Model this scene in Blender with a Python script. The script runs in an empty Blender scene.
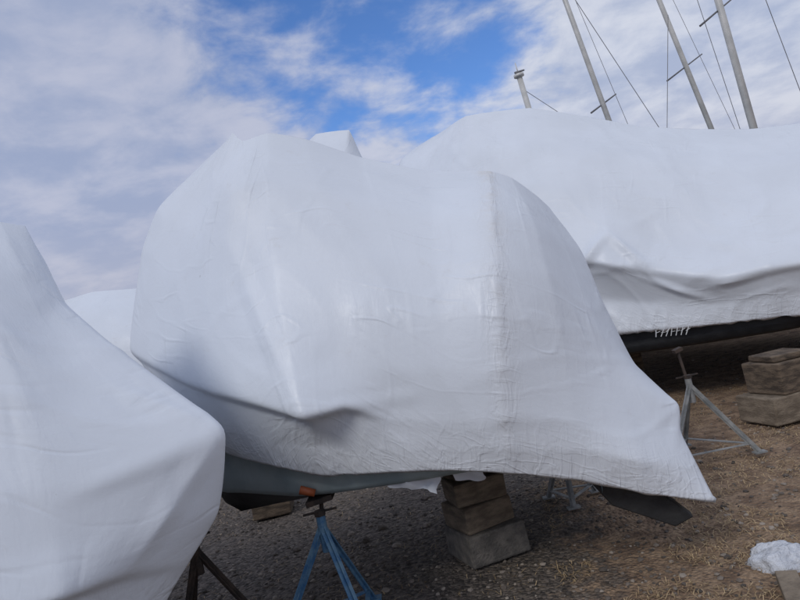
import bpy, math, random
import numpy as np
from mathutils import Vector, Matrix, noise
random.seed(4); np.random.seed(4)
sc=bpy.context.scene
sc.view_settings.view_transform='Standard'; sc.view_settings.look='None'; sc.view_settings.exposure=0
F=640.0; H=1.7
CAMM=Matrix.Translation((0,0,H))@Matrix.Rotation(math.radians(91.8),4,'X')@Matrix.Rotation(math.radians(-12),4,'Z')
def P(u,v,d):
    return CAMM@Vector(((u-400)/F*d,(300-v)/F*d,-d))
def G(u,v,z=0.0):
    o=CAMM.translation; r=P(u,v,1)-o
    return o+r*((z-o.z)/r.z)
cam=bpy.data.cameras.new('camera'); co=bpy.data.objects.new('camera',cam); sc.collection.objects.link(co)
co.matrix_world=CAMM; cam.sensor_width=36; cam.lens=36*F/800; cam.clip_end=3000; cam.clip_start=0.05
sc.camera=co

# ---------- node helpers
class NT:
    def __init__(s,nt): s.t=nt; s.n=nt.nodes; s.l=nt.links
    def new(s,typ,**k):
        n=s.n.new(typ)
        for a,b in k.items(): setattr(n,a,b)
        return n
    def put(s,sock,val):
        if isinstance(val,bpy.types.NodeSocket): s.l.new(val,sock)
        else: sock.default_value=val
    def math(s,op,a,b=0.0,c=0.0,clamp=False):
        n=s.new('ShaderNodeMath',operation=op,use_clamp=clamp)
        s.put(n.inputs[0],a); s.put(n.inputs[1],b); s.put(n.inputs[2],c); return n.outputs[0]
    def noise(s,vec,scale,detail=4,rough=.5,dist=0):
        n=s.new('ShaderNodeTexNoise'); s.l.new(vec,n.inputs['Vector'])
        n.inputs['Scale'].default_value=scale; n.inputs['Detail'].default_value=detail
        n.inputs['Roughness'].default_value=rough; n.inputs['Distortion'].default_value=dist
        return n.outputs['Fac']
    def mapr(s,v,a,b,c=0.0,d=1.0,smooth=True):
        n=s.new('ShaderNodeMapRange',interpolation_type='SMOOTHSTEP' if smooth else 'LINEAR')
        s.put(n.inputs[0],v); n.inputs[1].default_value=a; n.inputs[2].default_value=b
        n.inputs[3].default_value=c; n.inputs[4].default_value=d; return n.outputs[0]
    def mix(s,f,a,b,blend='MIX'):
        n=s.new('ShaderNodeMix',data_type='RGBA',blend_type=blend)
        s.put(n.inputs[0],f)
        for i,x in ((6,a),(7,b)):
            if isinstance(x,(tuple,list)): n.inputs[i].default_value=(*x[:3],1)
            else: s.l.new(x,n.inputs[i])
        return n.outputs[2]
    def mapping(s,vec,scale=(1,1,1),rot=(0,0,0)):
        n=s.new('ShaderNodeMapping'); s.l.new(vec,n.inputs[0])
        n.inputs['Scale'].default_value=scale; n.inputs['Rotation'].default_value=rot; return n.outputs[0]
    def bump(s,h,strength,dist,normal=None):
        n=s.new('ShaderNodeBump'); s.l.new(h,n.inputs['Height'])
        n.inputs['Strength'].default_value=strength; n.inputs['Distance'].default_value=dist
        if normal is not None: s.l.new(normal,n.inputs['Normal'])
        return n.outputs[0]
def mat(name):
    m=bpy.data.materials.new(name); m.use_nodes=True
    t=NT(m.node_tree); b=m.node_tree.nodes['Principled BSDF']; return m,t,b
def simple(name,c1,c2,scale=6,rough=.7,bs=.3,bd=.01,metal=0,stretch=(1,1,1)):
    m,t,b=mat(name)
    tc=t.new('ShaderNodeTexCoord').outputs['Object']
    v=t.mapping(tc,stretch)
    n=t.noise(v,scale,6,.65)
    t.l.new(t.mix(t.mapr(n,.35,.65),c1,c2),b.inputs['Base Color'])
    b.inputs['Roughness'].default_value=rough; b.inputs['Metallic'].default_value=metal
    n2=t.noise(v,scale*6,4,.6)
    t.l.new(t.bump(n2,bs,bd),b.inputs['Normal'])
    return m

def wrap_mat(name,tint=(0.765,0.81,0.875)):
    m,t,b=mat(name)
    uv=t.new('ShaderNodeUVMap').outputs[0]
    big=t.noise(uv,1.1,3,.6)
    dirt=t.noise(uv,6,6,.75)
    speck=t.noise(uv,38,3,.6)
    col=t.mix(t.mapr(big,.3,.7),tuple(c*.94 for c in tint),tint)
    col=t.mix(t.mapr(dirt,.58,.8,0,.40),col,(0.60,0.59,0.58))
    col=t.mix(t.mapr(speck,.72,.78,0,.35),col,(0.38,0.36,0.33))
    at=t.new('ShaderNodeAttribute',attribute_name='stain').outputs['Fac']
    col=t.mix(t.math('MULTIPLY',at,t.mapr(dirt,.42,.66)),col,(0.66,0.61,0.54))
    gat=t.new('ShaderNodeAttribute',attribute_name='gather').outputs['Fac']
    col=t.mix(t.math('MULTIPLY',gat,.35),col,(0.67,0.665,0.66))
    t.l.new(col,b.inputs['Base Color'])
    t.l.new(t.mapr(dirt,.35,.7,.36,.52),b.inputs['Roughness'])
    b.inputs['Specular IOR Level'].default_value=.38
    def ridge(src,width):
        return t.mapr(t.math('ABSOLUTE',t.math('SUBTRACT',src,.5)),0,width,1,0)
    w1=ridge(t.noise(t.mapping(uv,(2.6,.75,1),(0,0,.35)),1.3,2,.4,.3),.06)
    w2=ridge(t.noise(t.mapping(uv,(1.1,3.0,1),(0,0,-.3)),1.5,2,.4,.3),.05)
    w3=ridge(t.noise(t.mapping(uv,(9,2.6,1),(0,0,.12)),1.5,3,.55,.6),.10)
    w4=ridge(t.noise(t.mapping(uv,(3,9,1),(0,0,-.1)),1.5,3,.5,.6),.08)
    fine=t.noise(uv,30,3,.55,.4)
    msk=t.mapr(t.noise(uv,1.9,2,.5),.46,.66)
    h=t.math('MULTIPLY',t.math('ADD',w1,w2),t.math('MULTIPLY_ADD',msk,.09,.022))
    h=t.math('ADD',h,t.math('MULTIPLY',t.math('ADD',w3,t.math('MULTIPLY',w4,.6)),t.math('MULTIPLY_ADD',gat,.15,t.math('MULTIPLY',msk,.015))))
    h=t.math('ADD',h,t.math('MULTIPLY',fine,.05))
    nb=t.bump(h,1.0,.022)
    t.l.new(nb,b.inputs['Normal'])
    tr=t.new('ShaderNodeBsdfTranslucent'); tr.inputs[0].default_value=(.8,.82,.85,1)
    t.l.new(nb,tr.inputs['Normal'])
    mx=t.new('ShaderNodeMixShader'); mx.inputs[0].default_value=.09
    out=[n for n in t.n if n.type=='OUTPUT_MATERIAL'][0]
    t.l.new(b.outputs[0],mx.inputs[1]); t.l.new(tr.outputs[0],mx.inputs[2]); t.l.new(mx.outputs[0],out.inputs[0])
    return m
M_WRAP=wrap_mat('shrink_wrap_film')
M_HULLL=simple('gelcoat_grey',(.24,.30,.32),(.32,.38,.39),3,.35,.1)
M_BOT=simple('antifoul_dark',(.006,.007,.009),(.014,.015,.017),5,.5)
M_BLACK=simple('black_rubber',(.010,.010,.011),(.022,.022,.022),8,.6)
M_CONC=simple('concrete_block',(.10,.092,.082),(.20,.18,.155),9,.9,.8,.015)
M_WOOD=simple('weathered_timber',(.055,.04,.028),(.17,.125,.085),6,.85,.8,.012,0,(1,1,4))
M_TAN=simple('tan_timber',(.13,.10,.07),(.25,.20,.145),6,.85,.8,.012,0,(1,1,3))
M_GALV=simple('galvanised_steel',(.20,.21,.21),(.36,.36,.35),9,.55,.3,.004,.3)
M_BLUE=simple('blue_paint_rusty',(.03,.12,.26),(.13,.24,.33),14,.6,.4,.004)
M_RUST=simple('dark_rusty_steel',(.02,.016,.014),(.06,.04,.03),14,.8,.4,.004)
M_ALU=simple('mast_aluminium',(.50,.50,.48),(.64,.63,.60),3,.45,.1,.002,.1)
M_WIRE=simple('rigging_wire',(.14,.14,.15),(.22,.22,.23),3,.5,.1,.002,.3)
M_ORNG=simple('orange_plastic',(.35,.09,.03),(.45,.12,.05),8,.5)
M_SNOW=simple('dirty_snow',(.58,.60,.64),(.74,.76,.80),9,.7,.8,.03)
M_WHITE=simple('white_lettering',(.6,.6,.6),(.7,.7,.7),9,.6)

# ---------- mesh helpers
class MB:
    def __init__(s): s.v=[]; s.f=[]; s.m=[]
    def add(s,vs,fs,mi=0):
        o=len(s.v); s.v+= [tuple(x) for x in vs]; s.f+=[tuple(i+o for i in f) for f in fs]; s.m+=[mi]*len(fs)
    def beam(s,p,q,w,h=None,mi=0,up=Vector((0,0,1))):
        h=h or w; p=Vector(p); q=Vector(q); d=(q-p).normalized()
        if abs(d.dot(up))>.97: up=Vector((1,0,0))
        a=d.cross(up).normalized()*w/2; b=a.cross(d).normalized()*h/2
        c=[p-a-b,p+a-b,p+a+b,p-a+b,q-a-b,q+a-b,q+a+b,q-a+b]
        s.add(c,[(0,1,2,3),(7,6,5,4),(0,4,5,1),(1,5,6,2),(2,6,7,3),(3,7,4,0)],mi)
    def cyl(s,p,q,r0,r1=None,n=10,mi=0):
        r1=r0 if r1 is None else r1; p=Vector(p); q=Vector(q); d=(q-p).normalized()
        up=Vector((0,0,1)) if abs(d.z)<.95 else Vector((1,0,0))
        a=d.cross(up).normalized(); b=d.cross(a)
        vs=[p+(a*math.cos(t)+b*math.sin(t))*r0 for t in [2*math.pi*i/n for i in range(n)]]
        vs+=[q+(a*math.cos(t)+b*math.sin(t))*r1 for t in [2*math.pi*i/n for i in range(n)]]
        fs=[(i,(i+1)%n,n+(i+1)%n,n+i) for i in range(n)]+[tuple(range(n))[::-1],tuple(range(n,2*n))]
        s.add(vs,fs,mi)
    def obj(s,name,mats,parent=None,smooth=False,bevel=0):
        me=bpy.data.meshes.new(name); me.from_pydata(s.v,[],s.f)
        for m in mats: me.materials.append(m)
        me.polygons.foreach_set('material_index',s.m)
        if smooth: me.polygons.foreach_set('use_smooth',[True]*len(s.f))
        me.update()
        o=bpy.data.objects.new(name,me); sc.collection.objects.link(o)
        if parent: o.parent=parent
        if bevel:
            b=o.modifiers.new('bevel','BEVEL'); b.width=bevel; b.segments=2; b.limit_method='ANGLE'
        return o
def empty(name):
    o=bpy.data.objects.new(name,None); sc.collection.objects.link(o); o.empty_display_size=.2; return o

def cr_seg(p0,p1,p2,p3,n,lin=0.0,alpha=.5):
    def dd(a,b): return np.maximum(np.linalg.norm(a-b,axis=-1,keepdims=True),1e-4)**alpha
    t0=0; t1=t0+dd(p0,p1); t2=t1+dd(p1,p2); t3=t2+dd(p2,p3)
    out=[]
    for i in range(n):
        t=t1+(t2-t1)*(i/n)
        A1=(t1-t)/(t1-t0)*p0+(t-t0)/(t1-t0)*p1
        A2=(t2-t)/(t2-t1)*p1+(t-t1)/(t2-t1)*p2
        A3=(t3-t)/(t3-t2)*p2+(t-t2)/(t3-t2)*p3
        B1=(t2-t)/(t2-t0)*A1+(t-t0)/(t2-t0)*A2
        B2=(t3-t)/(t3-t1)*A2+(t-t1)/(t3-t1)*A3
        c=(t2-t)/(t2-t1)*B1+(t-t1)/(t2-t1)*B2
        out.append(c*(1-lin)+(p1+(p2-p1)*(i/n))*lin)
    return np.array(out)

def blur(S,k):
    for _ in range(k):
        S2=S.copy()
        S2[:,1:-1]=(S[:,:-2]+2*S[:,1:-1]+S[:,2:])/4
        S=(np.roll(S2,1,0)+2*S2+np.roll(S2,-1,0))/4
    return S

def make_boat(name,cols,railrow,hull=None,sub_c=22,sub_r=14,wr=.012,seam=None,sharp=.03,xmax=None,plane=None,lin=.45,crease=(),axis=None,nb=4):
    root=empty(name)
    C=np.array([[P(*p) for p in c] for c in cols],dtype=float)
    n,R,_=C.shape
    if plane: a,b=[np.array(P(*q)) for q in plane]
    elif axis: a=C[0,0].copy(); b=a+np.array([axis[0],axis[1],0])
    else: a=C[0,0].copy(); b=C[-1,0].copy()
    ax=(b-a); ax[2]=0; ax/=np.linalg.norm(ax); nn=np.array([-ax[1],ax[0],0])
    def mirror(p): return p-2*((p-a)@nn)[...,None]*nn
    back=mirror(C[1:-1][::-1]); back[:,0]=C[1:-1][::-1][:,0]
    L=np.concatenate([C,back],0); K=len(L)
    if isinstance(sharp,(int,float)): shp=np.full(K,sharp)
    else: shp=np.array(list(sharp)+list(sharp[1:-1][::-1]))
    cen=L.mean((0,1))
    inw=(cen-L); inw[...,2]=0; inw/=np.linalg.norm(inw,axis=-1,keepdims=True)
    rail=L[:,railrow]; nxt=L[:,railrow+1]
    lip=rail+(nxt-rail)*.22+inw[:,railrow]*shp[:,None]
    hem=L[:,-1]+inw[:,-1]*.025+np.array([0,0,.03])
    L=np.concatenate([L[:,:railrow+1],lip[:,None],L[:,railrow+1:],hem[:,None]],1)
    R=L.shape[1]
    rows=[]
    for r in range(R-1):
        p1=L[:,r]; p2=L[:,r+1]
        p0=L[:,r-1] if r>0 else 2*p1-p2
        p3=L[:,r+2] if r+2<R else 2*p2-p1
        m=sub_r if r<R-2 else 2
        if r in(railrow,): m=5
        l=lin if r not in (R-2,R-3) else .9
        rows.append(cr_seg(p0,p1,p2,p3,m,l))
    rows.append(L[:,-1][None])
    Gd=np.concatenate(rows,0)
    segs=[cr_seg(Gd[:,(k-1)%K],Gd[:,k],Gd[:,(k+1)%K],Gd[:,(k+2)%K],sub_c,lin) for k in range(K)]
    S=np.concatenate(segs,0)
    sm=blur(S,nb); sm[:,-4:]=S[:,-4:]
    for j in range(8): sm[:,j]=sm[:,j]*(j/8)+S[:,j]*(1-j/8)
    S=sm
    N,M=S.shape[:2]
    colid=np.arange(N)/sub_c
    dS=np.roll(S,-1,0)-np.roll(S,1,0); dR=np.gradient(S,axis=1)
    nr=np.cross(dS,dR); nr/=np.maximum(np.linalg.norm(nr,axis=-1,keepdims=True),1e-6)
    if ((S-cen)*nr).sum()<0: nr=-nr
    ul=np.cumsum(np.linalg.norm(np.roll(S[:,M//2],-1,0)-S[:,M//2],axis=-1))
    vl=np.concatenate([np.zeros((N,1)),np.cumsum(np.linalg.norm(np.diff(S,axis=1),axis=-1),1)],1)
    disp=np.zeros((N,M)); ga=np.zeros((N,M)); stn=np.zeros((N,M))
    off=random.random()*50
    CR=[(P(*p),P(*q),wd,am) for p,q,wd,am in crease]
    for i in range(N):
        for j in range(M):
            u=ul[i]; v=vl[i,j]
            tb=max(0,1-(vl[i,-1]-v)/.40)
            w=noise.noise(Vector((u*1.6+v*.5+off,v*.55,0)))*.8+noise.noise(Vector((u*1.1+off,v*1.6,3.3)))*.7
            nz=noise.noise(Vector((u*1.7-v*.9+off,v*.8+u*.3,7)))
            cz=max(0,1-abs(nz)*6)**1.3; w+=cz*.36
            nz=noise.noise(Vector((u*1.0+v*1.1+off,v*1.5-u*.6,17)))
            cz=max(0,1-abs(nz)*7)**1.3; w+=cz*.30
            g=1-2.2*abs(noise.noise(Vector((u*5.5+off,v*1.2+u*.5,5))))
            w+=g*(tb**1.2)*.8
            ga[i,j]=.03+.85*tb
            if seam is not None:
                s=math.exp(-((colid[i]-seam)/.09)**2)
                w+=s*(.2+.6*noise.noise(Vector((u*5,v*11,1))))
                s2=math.exp(-((colid[i]-seam)/.24)**2)
                w+=s2*noise.noise(Vector((u*3,v*7,2)))*.3
                ga[i,j]=max(ga[i,j],s2*.5)
                stn[i,j]=s2*.45*max(0,1-v/1.5)+.08*s
            disp[i,j]=w*wr*min(1,v/.3+.05)
    S=S+nr*disp[...,None]
    for (p,q,wd,am) in CR:
        p=np.array(p); q=np.array(q); dv=q-p; L2=(dv@dv)
        tt=np.clip(((S-p)@dv)/L2,0,1); dist=np.linalg.norm(S-(p+tt[...,None]*dv),axis=-1)
        k=np.clip(1-dist/wd,0,1)**1.5*np.sin(np.pi*np.clip(tt*.9+.07,0,1))
        S=S+nr*(k*am)[...,None]
    vs=S.reshape(-1,3)
    I=np.arange(N*M).reshape(N,M); I2=np.roll(I,-1,0)
    fs=np.stack([I[:,:-1],I[:,1:],I2[:,1:],I2[:,:-1]],-1).reshape(-1,4)
    me=bpy.data.meshes.new('shrink_wrap_cover'); me.from_pydata(vs.tolist(),[],fs.tolist())
    uvl=me.uv_layers.new(name='UVMap')
    ii=fs//M; jj=fs%M
    uu=ul[ii]; wrapm=(ii==0)&((ii.max(1,keepdims=True))==N-1); uu=np.where(wrapm,ul[-1]+.1,uu)
    uvd=np.stack([uu,vl[ii,jj]],-1).reshape(-1)
    uvl.data.foreach_set('uv',uvd.astype(np.float32))
    for nm,arr in(('gather',ga),('stain',stn)):
        at=me.attributes.new(nm,'FLOAT','POINT'); at.data.foreach_set('value',arr.reshape(-1).astype(np.float32))
    me.materials.append(M_WRAP); me.polygons.foreach_set('use_smooth',[True]*len(fs)); me.update()
    o=bpy.data.objects.new('shrink_wrap_cover',me); sc.collection.objects.link(o); o.parent=root
    if hull:
        zc,zk,mats,kk,lens=hull
        hl=S[::4,-1].copy()
        if xmax is not None: hl[:,0]=np.minimum(hl[:,0],xmax)
        axp=hl-((hl-a)@nn)[:,None]*nn; offv=hl-axp
        mid=axp.mean(0)
        def lev(k,ls,z,zz=None):
            q=mid+(axp-mid)*ls+offv*k; q[:,2]=z if zz is None else zz; return q
        levels=[lev(kk,lens,0,hl[:,2]+.12),lev(kk,lens,zc+.10),lev(kk,lens,zc+.02),lev(kk-.03,lens-.01,zc-.015),lev(.45,lens-.04,(zc+zk)/2-.02),lev(.06,lens-.1,zk),lev(0,lens-.1,zk-.005)]
        b=MB(); Nn=len(hl); b.v=[tuple(x) for x in np.concatenate(levels).tolist()]
        for l in range(len(levels)-1):
            for i in range(Nn):
                b.f.append((l*Nn+i,l*Nn+(i+1)%Nn,(l+1)*Nn+(i+1)%Nn,(l+1)*Nn+i)); b.m.append(0 if l<3 else 1)
        b.obj('hull',mats,root,smooth=True)
    return root

# ---------- main boat
main=[
 [(229,139,4.7),(190,176,4.75),(158,208,4.8),(143,245,4.85),(135,300,4.85),(130,350,4.8),(165,400,4.7),(190,440,4.6)],
 [(232,133,4.6),(208,185,4.38),(191,235,4.3),(182,285,4.25),(178,335,4.2),(180,381,4.15),(205,425,4.2),(232,455,4.15)],
 [(243,141,4.5),(233,185,4.12),(226,240,4.0),(224,295,3.92),(232,350,3.8),(245,402,3.65),(262,440,3.8),(275,466,3.8)],
 [(268,133,4.5),(270,185,4.05),(272,240,3.85),(278,300,3.68),(290,360,3.5),(303,418,3.34),(312,445,3.6),(322,475,3.65)],
 [(305,139,4.5),(320,190,4.0),(328,245,3.78),(332,305,3.62),(338,360,3.52),(345,407,3.42),(350,445,3.55),(355,474,3.6)],
 [(360,157,4.5),(370,205,3.95),(378,260,3.7),(382,315,3.54),(386,370,3.48),(390,418,3.48),(394,450,3.5),(398,471,3.53)],
 [(430,171,4.4),(432,215,3.9),(436,265,3.65),(440,315,3.5),(442,370,3.44),(445,420,3.44),(447,448,3.46),(448,470,3.49)],
 [(490,171,4.3),(492,212,3.76),(496,265,3.52),(499,315,3.43),(502,370,3.39),(505,420,3.39),(507,450,3.42),(508,473,3.46)],
 [(512,178,4.35),(535,225,3.85),(548,275,3.65),(558,325,3.55),(567,375,3.50),(575,420,3.46),(580,450,3.45),(583,480,3.48)],
 [(537,196,4.5),(565,245,4.1),(583,290,3.9),(600,335,3.75),(617,380,3.65),(630,422,3.55),(642,462,3.45),(650,494,3.48)],
 [(549,207,4.7),(582,252,4.4),(605,307,4.2),(636,365,4.0),(679,404,3.78),(682,430,3.7),(700,466,3.6),(716,501,3.52)],
]
boat=make_boat('shrink_wrapped_motorboat',main,5,hull=(.80,.60,[M_HULLL,M_BOT],.93,.95),seam=7,xmax=.95,wr=.010,sub_c=30,sub_r=17,lin=.55,nb=3,
  sharp=[.02,.04,.05,.06,.03,0,0,0,0,0,0],
  crease=[((234,140,4.5),(205,280,4.2),.06,.022),((226,240,3.98),(300,412,3.4),.10,.022),((235,150,4.4),(330,250,3.75),.10,.012),((676,404,3.8),(600,470,3.5),.09,.03),((680,406,3.78),(655,488,3.5),.07,.02),((500,180,4.1),(440,300,3.55),.12,-.012),((303,414,3.38),(420,395,3.46),.07,.018)])
b=MB()
pts=[(588,480,3.62),(650,484,3.62),(694,517,3.60),(676,527,3.60),(612,506,3.62)]
fr=[P(*p) for p in pts]; bk=[p+Vector((0.02,.07,0)) for p in fr]
b.add(fr+bk,[(0,1,2,3,4),(9,8,7,6,5)]+[(i,5+i,5+(i+1)%5,(i+1)%5) for i in range(5)])
b.obj('outdrive_skeg',[M_BLACK],boat,bevel=.008)
def crumple(name,pts,mat_,parent,amp=.02,n=10):
    A,B,C_,D=[P(*p) for p in pts]; b=MB(); vs=[]
    for i in range(n+1):
        for j in range(n+1):
            s=i/n;t=j/n; p=(A*(1-s)+B*s)*(1-t)+(D*(1-s)+C_*s)*t
            p=p+Vector((noise.noise(p*14),noise.noise(p*14+Vector((9,9,9))),noise.noise(p*11+Vector((3,3,3)))))*amp
            vs.append(p)
    fs=[(i*(n+1)+j,(i+1)*(n+1)+j,(i+1)*(n+1)+j+1,i*(n+1)+j+1) for i in range(n) for j in range(n)]
    b.add(vs,fs); return b.obj(name,[mat_],parent,smooth=True)
crumple('loose_film_1',[(385,462,3.65),(440,464,3.65),(438,490,3.7),(388,488,3.7)],M_WRAP,boat,.04)
crumple('loose_film_2',[(450,464,3.65),(484,464,3.65),(482,480,3.7),(456,480,3.7)],M_WRAP,boat,.03)
b=MB(); b.cyl(P(300,490,3.78),P(315,493,3.78),.026,.022); b.obj('orange_fender',[M_ORNG],boat,smooth=True)
b=MB(); c=P(204,277,4.14); b.cyl(c,c+Vector((.0,-.03,0)),.022,.018,12); b.obj('film_vent',[M_GALV],boat,smooth=True)

# ---------- boat on the right
rb=[
 [(440,133,11),(415,148,11.2),(400,160,11.2),(392,200,11),(392,240,11),(400,290,11),(420,330,11)],
 [(466,116,10.3),(465,150,9.6),(460,200,9.3),(458,230,9.2),(455,262,9.0),(470,300,9.2),(480,335,9.2)],
 [(530,108,9.8),(535,150,8.9),(540,190,8.5),(545,225,8.3),(550,258,8.1),(555,300,8.3),(560,335,8.3)],
 [(600,119,9.5),(603,155,8.5),(606,195,8.1),(606,228,7.85),(604,264,7.65),(612,300,7.9),(612,333,7.9)],
 [(640,126,9.3),(648,162,8.3),(655,200,7.9),(655,240,7.7),(650,270,7.5),(655,303,7.65),(655,330,7.65)],
 [(690,129,9.1),(700,165,8.15),(708,200,7.75),(715,240,7.4),(718,277,7.12),(715,303,7.3),(710,325,7.35)],
 [(750,129,8.8),(755,165,7.85),(762,200,7.45),(768,235,7.15),(772,268,6.88),(768,298,7.05),(768,318,7.1)],
 [(830,120,8.6),(840,160,7.6),(848,195,7.1),(855,230,6.85),(860,255,6.6),(855,285,6.8),(850,310,6.85)],
 [(930,110,8.5),(940,150,7.5),(948,190,7.1),(952,220,6.8),(955,250,6.6),(950,275,6.8),(945,300,6.8)],
 [(1020,110,8.6),(1050,150,8.2),(1070,190,8),(1080,220,7.9),(1080,250,7.8),(1070,270,7.9),(1060,290,7.9)],
]
boat2=make_boat('shrink_wrapped_motorboat',rb,4,hull=(.70,.60,[M_BOT,M_BOT],.96,.98),wr=.024,sharp=[.03,.03,.03,.03,.0,.0,.03,.03,.03,.03],lin=.6,nb=3,sub_c=26,sub_r=16,
  crease=[((468,120,10),(580,262,7.9),.22,.05),((606,232,7.8),(582,266,7.8),.12,.07),((606,232,7.8),(650,268,7.5),.12,.07),((700,240,7.5),(800,272,6.9),.12,.05),((640,150,8.4),(760,262,7.0),.2,.04),((700,290,7.2),(790,262,6.9),.10,.04),((620,275,7.6),(720,300,7.3),.08,.05)])
# ---------- nearest boat
lb=[
 [(25,226,3.4),(45,262,3.2),(64,302,3.0),(112,345,2.8),(168,385,2.7),(225,430,2.6),(219,512,2.6),(192,560,2.55),(167,600,2.5),(150,640,2.45)],
 [(0,222,3.3),(22,270,2.95),(42,320,2.75),(75,368,2.58),(112,412,2.47),(160,456,2.42),(165,515,2.38),(128,574,2.28),(126,610,2.34),(118,665,2.34)],
 [(-60,215,3.2),(-30,270,2.75),(-5,330,2.5),(20,390,2.35),(38,440,2.27),(50,490,2.2),(58,545,2.15),(62,599,2.08),(66,625,2.16),(70,690,2.2)],
 [(-200,205,3.1),(-190,270,2.6),(-180,330,2.35),(-160,400,2.2),(-140,460,2.1),(-120,510,2.0),(-100,570,1.95),(-100,640,1.88),(-100,670,1.95),(-100,720,1.97)],
 [(-460,170,3.1),(-470,240,2.5),(-470,310,2.3),(-470,390,2.2),(-470,450,2.1),(-470,510,2.0),(-460,570,1.95),(-450,640,1.9),(-450,670,1.97),(-450,720,1.98)],
 [(-700,150,3.3),(-760,220,3.2),(-800,300,3.1),(-820,380,3.0),(-820,450,2.95),(-820,510,2.9),(-800,570,2.9),(-780,640,2.9),(-780,660,2.9),(-770,700,2.9)],
]
boat3=make_boat('shrink_wrapped_motorboat',lb,7,hull=(.70,.5,[M_HULLL,M_BOT],.9,.92),wr=.012,sharp=[0,.02,.03,.02,.02,.02],lin=.7,nb=4,sub_c=34,sub_r=16,axis=(-1,-.42),
  crease=[((5,226,3.2),(60,590,2.08),.06,.014),((222,430,2.6),(75,368,2.55),.07,.012),((222,430,2.6),(128,574,2.26),.08,.016),((215,440,2.6),(60,500,2.2),.06,.012)])
# ---------- background boats
bb=[
 [(300,150,9.6),(290,170,9.6),(285,200,9.6),(285,240,9.6),(290,300,9.6),(295,330,9.6)],
 [(316,134,9.5),(310,160,9.0),(308,200,8.7),(308,240,8.6),(310,300,8.8),(312,335,8.8)],
 [(349,130,9.4),(345,165,8.8),(345,200,8.5),(345,240,8.4),(345,300,8.6),(345,335,8.6)],
 [(360,153,9.4),(370,180,8.9),(376,210,8.7),(380,250,8.6),(380,300,8.7),(380,330,8.7)],
 [(375,185,9.6),(395,210,9.5),(400,230,9.5),(405,260,9.5),(400,300,9.5),(398,325,9.5)]]
make_boat('shrink_wrapped_motorboat',bb,3,hull=(1.0,.7,[M_BOT,M_BOT],.93,.95),wr=.02,sub_c=14,sub_r=10,lin=.8,plane=[(300,150,9.9),(375,185,9.9)])
bb=[
 [(60,302,9.0),(45,322,9.0),(35,345,9.0),(35,380,9.0),(40,420,9.0),(45,440,9.0)],
 [(92,292,9.0),(82,315,8.5),(80,345,8.2),(80,380,8.1),(82,420,8.3),(84,440,8.3)],
 [(130,289,8.8),(130,312,8.3),(130,340,8.0),(130,375,7.9),(130,415,8.1),(130,435,8.1)],
 [(180,287,8.8),(185,310,8.3),(188,340,8.0),(190,370,7.9),(190,410,8.1),(190,430,8.1)],
 [(215,300,9.0),(230,320,8.9),(238,340,8.9),(240,370,8.9),(238,400,8.9),(235,420,8.9)]]
make_boat('shrink_wrapped_motorboat',bb,3,hull=(.9,.6,[M_BOT,M_BOT],.93,.95),wr=.02,sub_c=12,sub_r=8,lin=.7)

# ---------- sailboats with masts
def sailboat(p_low,p_high,d,w,spread,top=1.8,stays=(),mtop=None):
    root=empty('sailboat')
    A=P(*p_low,d); B=P(*p_high,d); dr=(B-A).normalized()
    base=A+dr*((1.6-A.z)/dr.z)
    topp=B if mtop else B+dr*((B-A).length*top)
    b=MB(); b.cyl(base,topp,w/2,w/2*.8,14)
    ss=MB()
    for (q1,q2) in spread: ss.cyl(P(*q1,d-.05),P(*q2,d+.05),.028,.02,6)
    if spread: ss.obj('spreaders',[M_WIRE],root)
    if mtop:
        b.cyl(topp-dr*.02,topp+dr*.04,w*.75,w*.75,10); b.cyl(topp+dr*.04,topp+dr*.3,.015,.01,6)
    b.obj('mast',[M_ALU],root,smooth=True)
    st=MB(); L=4.2
    for sx in stays: st.cyl(topp-dr*.3,Vector((base.x+sx[0],base.y+sx[1],1.7)),.007,.007,5)
    if stays: st.obj('standing_rigging',[M_WIRE],root)
    h=MB(); n=14
    for i in range(n+1):
        t=i/n; wd=1.5*math.sin(math.pi*min(1,.12+t*.88))**.7 if t<1 else .02
        x=base.x-L+2*L*t; y=base.y; zt=1.75+.2*(2*t-1)**2
        h.v+=[(x,y-wd,zt),(x,y-wd*.9,1.2),(x,y-wd*.4,.8),(x,y,.72),(x,y+wd*.4,.8),(x,y+wd*.9,1.2),(x,y+wd,zt),(x,y,1.85)]
    for i in range(n):
        for j in range(8):
            h.f.append((i*8+j,i*8+(j+1)%8,(i+1)*8+(j+1)%8,(i+1)*8+j)); h.m.append(0)
    h.beam((base.x,base.y,.8),(base.x,base.y,.05),1.4,.25)
    h.obj('hull',[M_HULLL],root)
sailboat((608,118),(565,0),17,.15,[((591,113),(616,94))],1.6,[(0,-1.4)])
sailboat((711,128),(659,0),19,.16,[((667,81),(702,54))],1.6,[(0,-1.4)])
sailboat((753,126),(718,0),15,.18,[((700,26),(733,-2))],1.6,[(4,0)])
sailboat((528,106),(519,76),14,.15,[((515,73),(524,70))],1,[(4,0)],mtop=True)
r=empty('rigging_lines'); b=MB()
for (q1,q2,d) in [((572,-5),(662,132),16.5),((668,15),(667,135),16),((694,-10),(742,135),17),((762,-10),(815,130),15)]:
    b.cyl(P(*q1,d),P(*q2,d),.009,.009,5)
b.obj('wire_stays',[M_WIRE],r)

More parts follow.
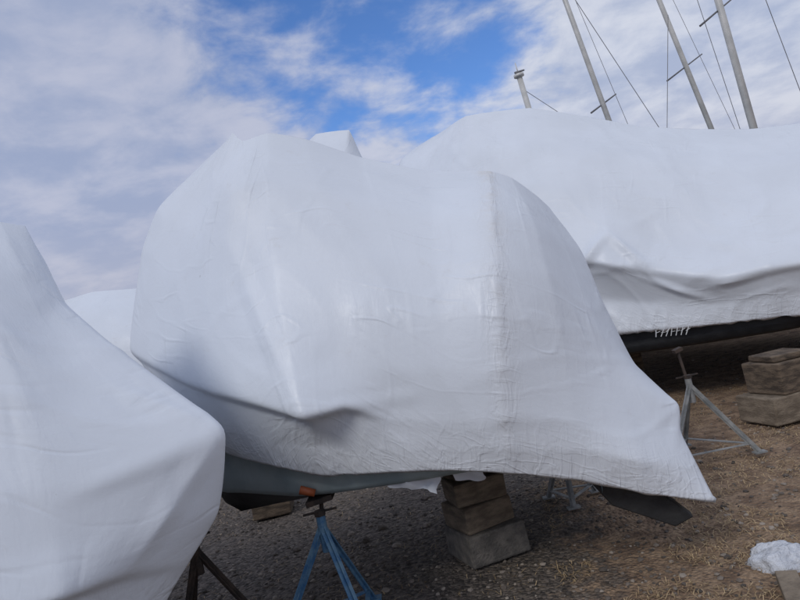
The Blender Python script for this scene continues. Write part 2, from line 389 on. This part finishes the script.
# ---------- jack stands
def stand(apex,mat_,screw_to,rot=0,rad=.34,leg=.045,pad=.16):
    root=empty('jack_stand'); b=MB(); apex=Vector(apex)
    feet=[Vector((apex.x+rad*math.cos(rot+k*2*math.pi/3),apex.y+rad*math.sin(rot+k*2*math.pi/3),.015)) for k in range(3)]
    for f in feet:
        b.beam(apex+Vector((0,0,-.01)),f,leg,.008); b.beam(apex+Vector((0,0,-.01)),f,.008,leg)
        b.beam(f-Vector((.05,0,0)),f+Vector((.05,0,0)),.07,.012)
    for k in range(3):
        p=feet[k].lerp(apex,.12); q=feet[(k+1)%3].lerp(apex,.12); b.beam(p,q,.03,.008)
    b.cyl(apex-Vector((0,0,.16)),apex+Vector((0,0,.05)),.028,.028,10)
    b.obj('frame',[mat_],root)
    s=MB(); t=Vector(screw_to); s.cyl(apex-Vector((0,0,.05)),t,.013,.013,8)
    s.cyl(apex+Vector((0,0,.05)),apex+Vector((0,0,.08)),.035,.035,6)
    s.beam(apex+Vector((-.10,0,.07)),apex+Vector((.10,.02,.07)),.012)
    s.beam(t-Vector((pad/2,0,0)),t+Vector((pad/2,0,.02)),pad,.03)
    s.obj('screw_and_pad',[M_RUST],root)
a=P(322,524,3.75); stand(a,M_BLUE,(a.x,a.y+.12,.74),rot=-1.0,rad=.36)
a=P(689,384,5.55); stand(a,M_GALV,(a.x-.01,a.y+.06,.93),rot=-.55,rad=.42,pad=.07)
a=G(573,500); a.z=.5; stand(a,M_GALV,(a.x-.05,a.y-.1,.72),rot=.3,rad=.22)
a=P(195,548,3.9); stand(a,M_RUST,(a.x,a.y,.74),rot=.2,rad=.33)

# ---------- cribbing
def block(b,sx,sy,sz):
    vs=[Vector((x*sx/2,y*sy/2,z*sz/2))+Vector((random.uniform(-1,1),random.uniform(-1,1),random.uniform(-.3,.3)))*.008 for z in(-1,1) for x,y in((-1,-1),(1,-1),(1,1),(-1,1))]
    b.add(vs,[(3,2,1,0),(4,5,6,7),(0,1,5,4),(1,2,6,5),(2,3,7,6),(3,0,4,7)])
def crib(g,rot,layers):
    root=empty('keel_blocking'); z=0
    for i,(sx,sy,sz,dx,dr,m) in enumerate(layers):
        b=MB(); block(b,sx,sy,sz); o=b.obj('block_%d'%i,[m],root,bevel=.014)
        o.location=(g[0]+dx,g[1],z+sz/2+.003*i); o.rotation_euler=(0,0,rot+dr); z+=sz
g=G(492,560); crib((g.x,g.y+.15),.35,[(.43,.42,.21,0,0,M_CONC),(.37,.34,.17,-.02,.10,M_TAN),(.36,.3,.16,-.01,-.1,M_TAN),(.3,.25,.06,-.02,.1,M_WOOD)])
g=G(797,420); crib((g.x,g.y+.2),.2,[(.58,.5,.26,0,0,M_TAN),(.48,.45,.30,.07,.08,M_WOOD),(.4,.36,.06,.08,-.1,M_WOOD)])
g=G(275,512); crib((g.x,g.y),.1,[(.40,.4,.22,0,0,M_WOOD),(.4,.3,.2,0,.1,M_WOOD),(.36,.3,.2,0,.0,M_WOOD)])
g=G(640,415); crib((g.x+.4,g.y+1.6),.1,[(.5,.4,.3,0,0,M_CONC),(.5,.4,.25,0,.1,M_WOOD)])

# ---------- lettering on right hull
b=MB()
for k in range(7):
    u=656+k*5; p=P(u,337-k*.4,7.36); q=P(u+random.uniform(-3,3),330-k*.6,7.36); b.beam(p,q,.018,.004)
    b.beam(P(u,333-k*.4,7.36),P(u+4,331-k*.4+random.uniform(-3,3),7.36),.014,.004)
b.obj('registration_lettering',[M_WHITE],boat2)

# ---------- snow lump & plank
c=G(788,560); b=MB(); n=56
vs=[];fs=[]
for i in range(n):
    for j in range(18):
        a=2*math.pi*i/n; t=j/17*math.pi/2; rr=math.cos(t)
        q=Vector((math.cos(a)*.19*rr,math.sin(a)*.14*rr,math.sin(t)*.09))
        k=1+.35*noise.noise(q*9)+.2*noise.noise(q*25)+.1*noise.noise(q*60); vs.append(c+q*k+Vector((0,0,-.01)))
for i in range(n):
    for j in range(17): fs.append((i*18+j,((i+1)%n)*18+j,((i+1)%n)*18+j+1,i*18+j+1))
b.add(vs,fs); b.obj('snow_lump',[M_SNOW],smooth=True)
b=MB(); p=G(782,582); q=G(800,640); b.beam(p+Vector((.03,0,.03)),q+Vector((.05,0,.03)),.1,.05); b.beam(p+Vector((.2,0.02,.03)),p+Vector((.8,.1,.03)),.1,.05); b.obj('timber_offcut',[M_TAN],bevel=.005)

# ---------- ground
gm,t,bs=mat('dirt_and_gravel')
tc=t.new('ShaderNodeTexCoord').outputs['Object']
n1=t.noise(tc,.5,3,.6); n2=t.noise(tc,6,6,.7); n3=t.noise(tc,45,4,.7)
vo=t.new('ShaderNodeTexVoronoi'); t.l.new(tc,vo.inputs['Vector']); vo.inputs['Scale'].default_value=38
sxy=t.new('ShaderNodeSeparateXYZ'); t.l.new(tc,sxy.inputs[0])
lane=t.mapr(t.math('ADD',sxy.outputs[0],t.math('MULTIPLY',sxy.outputs[1],-.25)),-.9,.5)
soil=t.mix(t.mapr(n2,.35,.65),(.17,.105,.064),(.40,.275,.175))
sep=t.new('ShaderNodeSeparateColor'); t.l.new(vo.outputs['Color'],sep.inputs[0])
grav=t.mix(sep.outputs[0],(.05,.043,.037),(.23,.19,.155))
fac=t.math('ADD',t.math('MULTIPLY',n1,.5),t.math('MULTIPLY',n2,.5))
fac=t.math('ADD',fac,t.math('MULTIPLY',t.math('SUBTRACT',lane,.45),.34))
col=t.mix(t.mapr(fac,.42,.56),grav,soil)
col=t.mix(t.mapr(n3,.4,.7,0,.5),col,(.08,.056,.04))
t.l.new(col,bs.inputs['Base Color']); bs.inputs['Roughness'].default_value=.95
h=t.math('SUBTRACT',t.math('MULTIPLY',n2,1.2),t.math('MULTIPLY',vo.outputs['Distance'],.9))
h=t.math('ADD',h,t.math('MULTIPLY',n3,.5))
t.l.new(t.bump(h,.9,.03),bs.inputs['Normal'])
def gz(x,y): return .035*noise.noise(Vector((x*.6,y*.6,0)))+.02*noise.noise(Vector((x*2.2,y*2.2,4)))-.015
xs=np.concatenate([[-1500,-400,-120,-50,-25],np.linspace(-12,14,210),[25,50,120,400,1500]])
ys=np.concatenate([[-600,-100,-20,-5],np.linspace(0,20,170),[30,50,100,300,800,2500]])
vs=[(x,y,gz(x,y) if(-13<x<15 and -1<y<21) else 0) for x in xs for y in ys]
ny=len(ys); fs=[(i*ny+j,(i+1)*ny+j,(i+1)*ny+j+1,i*ny+j+1) for i in range(len(xs)-1) for j in range(ny-1)]
b=MB(); b.add(vs,fs); b.obj('ground',[gm],smooth=True)
sm,t,bs=mat('stone'); oi=t.new('ShaderNodeNewGeometry').outputs['Random Per Island']
cr=t.new('ShaderNodeValToRGB'); t.l.new(oi,cr.inputs[0]); cr.color_ramp.elements[0].color=(.06,.05,.042,1); cr.color_ramp.elements[1].color=(.34,.29,.24,1)
e=cr.color_ramp.elements.new(.6); e.color=(.14,.115,.095,1)
t.l.new(cr.outputs[0],bs.inputs['Base Color']); bs.inputs['Roughness'].default_value=.9
ph=(1+5**.5)/2
IV=np.array([(-1,ph,0),(1,ph,0),(-1,-ph,0),(1,-ph,0),(0,-1,ph),(0,1,ph),(0,-1,-ph),(0,1,-ph),(ph,0,-1),(ph,0,1),(-ph,0,-1),(-ph,0,1)])/1.9
IF=[(0,11,5),(0,5,1),(0,1,7),(0,7,10),(0,10,11),(1,5,9),(5,11,4),(11,10,2),(10,7,6),(7,1,8),(3,9,4),(3,4,2),(3,2,6),(3,6,8),(3,8,9),(4,9,5),(2,4,11),(6,2,10),(8,6,7),(9,8,1)]
b=MB()
for k in range(11000):
    y=2.2+ (random.random()**1.6)*9; x=random.uniform(-.75,.95)*y*.8+.2
    if x>.9+.1*y and random.random()<.35: continue
    s=random.choice([.006,.008,.01,.014])*random.uniform(.7,1.5)
    if random.random()<.02: s*=2.6
    V=IV*(1+np.random.uniform(-.25,.25,(12,1)))*np.array([s*random.uniform(.8,1.4),s,s*.65])
    a=random.random()*6.28; c,sn=math.cos(a),math.sin(a)
    V=V@np.array([[c,sn,0],[-sn,c,0],[0,0,1]])+np.array([x,y,gz(x,y)+s*.25])
    b.add(V.tolist(),IF)
b.obj('gravel',[sm])
gm2,t,bs=mat('dry_grass_blade'); oi=t.new('ShaderNodeNewGeometry').outputs['Random Per Island']
t.l.new(t.mix(oi,(.22,.14,.07),(.54,.40,.23)),bs.inputs['Base Color']); bs.inputs['Roughness'].default_value=.8
b=MB()
for k in range(26000):
    y=2.4+(random.random()**1.2)*6; x=random.uniform(.2,1.0)*y*.75 if random.random()<.88 else random.uniform(-.6,.3)*y
    if noise.noise(Vector((x*1.5,y*1.5,9)))<-.08: continue
    a=random.random()*6.28; l=random.uniform(.02,.08); w=.0018
    z=gz(x,y)+.004; dz=random.uniform(0,.02)
    dx,dy=math.cos(a)*l,math.sin(a)*l
    b.add([(x-dy/l*w,y+dx/l*w,z),(x+dy/l*w,y-dx/l*w,z),(x+dx*.5+dy/l*w,y+dy*.5-dx/l*w,z+dz),(x+dx*.5-dy/l*w,y+dy*.5+dx/l*w,z+dz),(x+dx,y+dy,z+dz*.4)],[(0,1,2,3),(3,2,4)])
b.obj('dry_grass_litter',[gm2])

# ---------- light
SEL,SAZ=40,215
sd=Vector((math.sin(math.radians(SAZ))*math.cos(math.radians(SEL)),math.cos(math.radians(SAZ))*math.cos(math.radians(SEL)),math.sin(math.radians(SEL))))
sun=bpy.data.lights.new('sun','SUN'); sun.energy=1.2; sun.angle=math.radians(14); sun.color=(1,.97,.92)
so=bpy.data.objects.new('sun',sun); sc.collection.objects.link(so); so.rotation_euler=sd.to_track_quat('Z','Y').to_euler()
w=bpy.data.worlds.new('World'); sc.world=w; w.use_nodes=True; t=NT(w.node_tree)
bg=[n for n in t.n if n.type=='BACKGROUND'][0]
sky=t.new('ShaderNodeTexSky',sky_type='NISHITA'); sky.sun_disc=False; sky.sun_elevation=math.radians(SEL); sky.sun_rotation=math.radians(SAZ)
sky.air_density=1.0; sky.dust_density=.6; sky.ozone_density=2.5
dirv=t.new('ShaderNodeTexCoord').outputs['Generated']
sx=t.new('ShaderNodeSeparateXYZ'); t.l.new(dirv,sx.inputs[0])
zz=t.math('ADD',t.math('MAXIMUM',sx.outputs[2],0),.25)
cx=t.new('ShaderNodeCombineXYZ'); t.l.new(t.math('DIVIDE',sx.outputs[0],zz),cx.inputs[0]); t.l.new(t.math('DIVIDE',sx.outputs[1],zz),cx.inputs[1])
pv=cx.outputs[0]
c1=t.noise(pv,2.0,5,.55,.2); c2=t.noise(pv,5.0,6,.58,.2); c3=t.noise(t.mapping(pv,(1,1.8,1),(0,0,.4)),1.0,4,.5)
def gap(u,v,r):
    g=(P(u,v,1)-CAMM.translation).normalized()
    n=t.new('ShaderNodeVectorMath',operation='DISTANCE'); t.l.new(dirv,n.inputs[0]); n.inputs[1].default_value=g
    return t.math('SUBTRACT',n.outputs['Value'],r)
gd=t.math('MINIMUM',gap(375,25,.115),t.math('MINIMUM',gap(425,50,.075),gap(310,-30,.12)))
gd=t.math('MINIMUM',gd,.28)
f=t.math('ADD',gd,t.math('MULTIPLY',t.math('SUBTRACT',c1,.5),.42))
f=t.math('ADD',f,t.math('MULTIPLY',t.math('SUBTRACT',c2,.5),.5))
cl=t.mapr(f,-.08,.13)
cl=t.math('MULTIPLY',cl,.96)
shade=t.mapr(t.math('ADD',t.math('MULTIPLY',c2,.7),t.math('MULTIPLY',c3,.3)),.37,.64)
left=t.mapr(sx.outputs[0],-.25,.35)
hi=t.mix(left,(5.0,5.3,6.6),(6.8,7.1,8.0)); lo=t.mix(left,(3.4,4.0,5.7),(4.1,4.7,6.3))
cc=t.mix(shade,lo,hi)
cc=t.mix(t.mapr(sx.outputs[2],.0,.3,.5,0),cc,(5.8,5.4,5.7))
skyc=t.mix(1.0,sky.outputs[0],(.76,1.05,1.5),'MULTIPLY')
t.l.new(t.mix(cl,skyc,cc),bg.inputs[0]); bg.inputs[1].default_value=.1
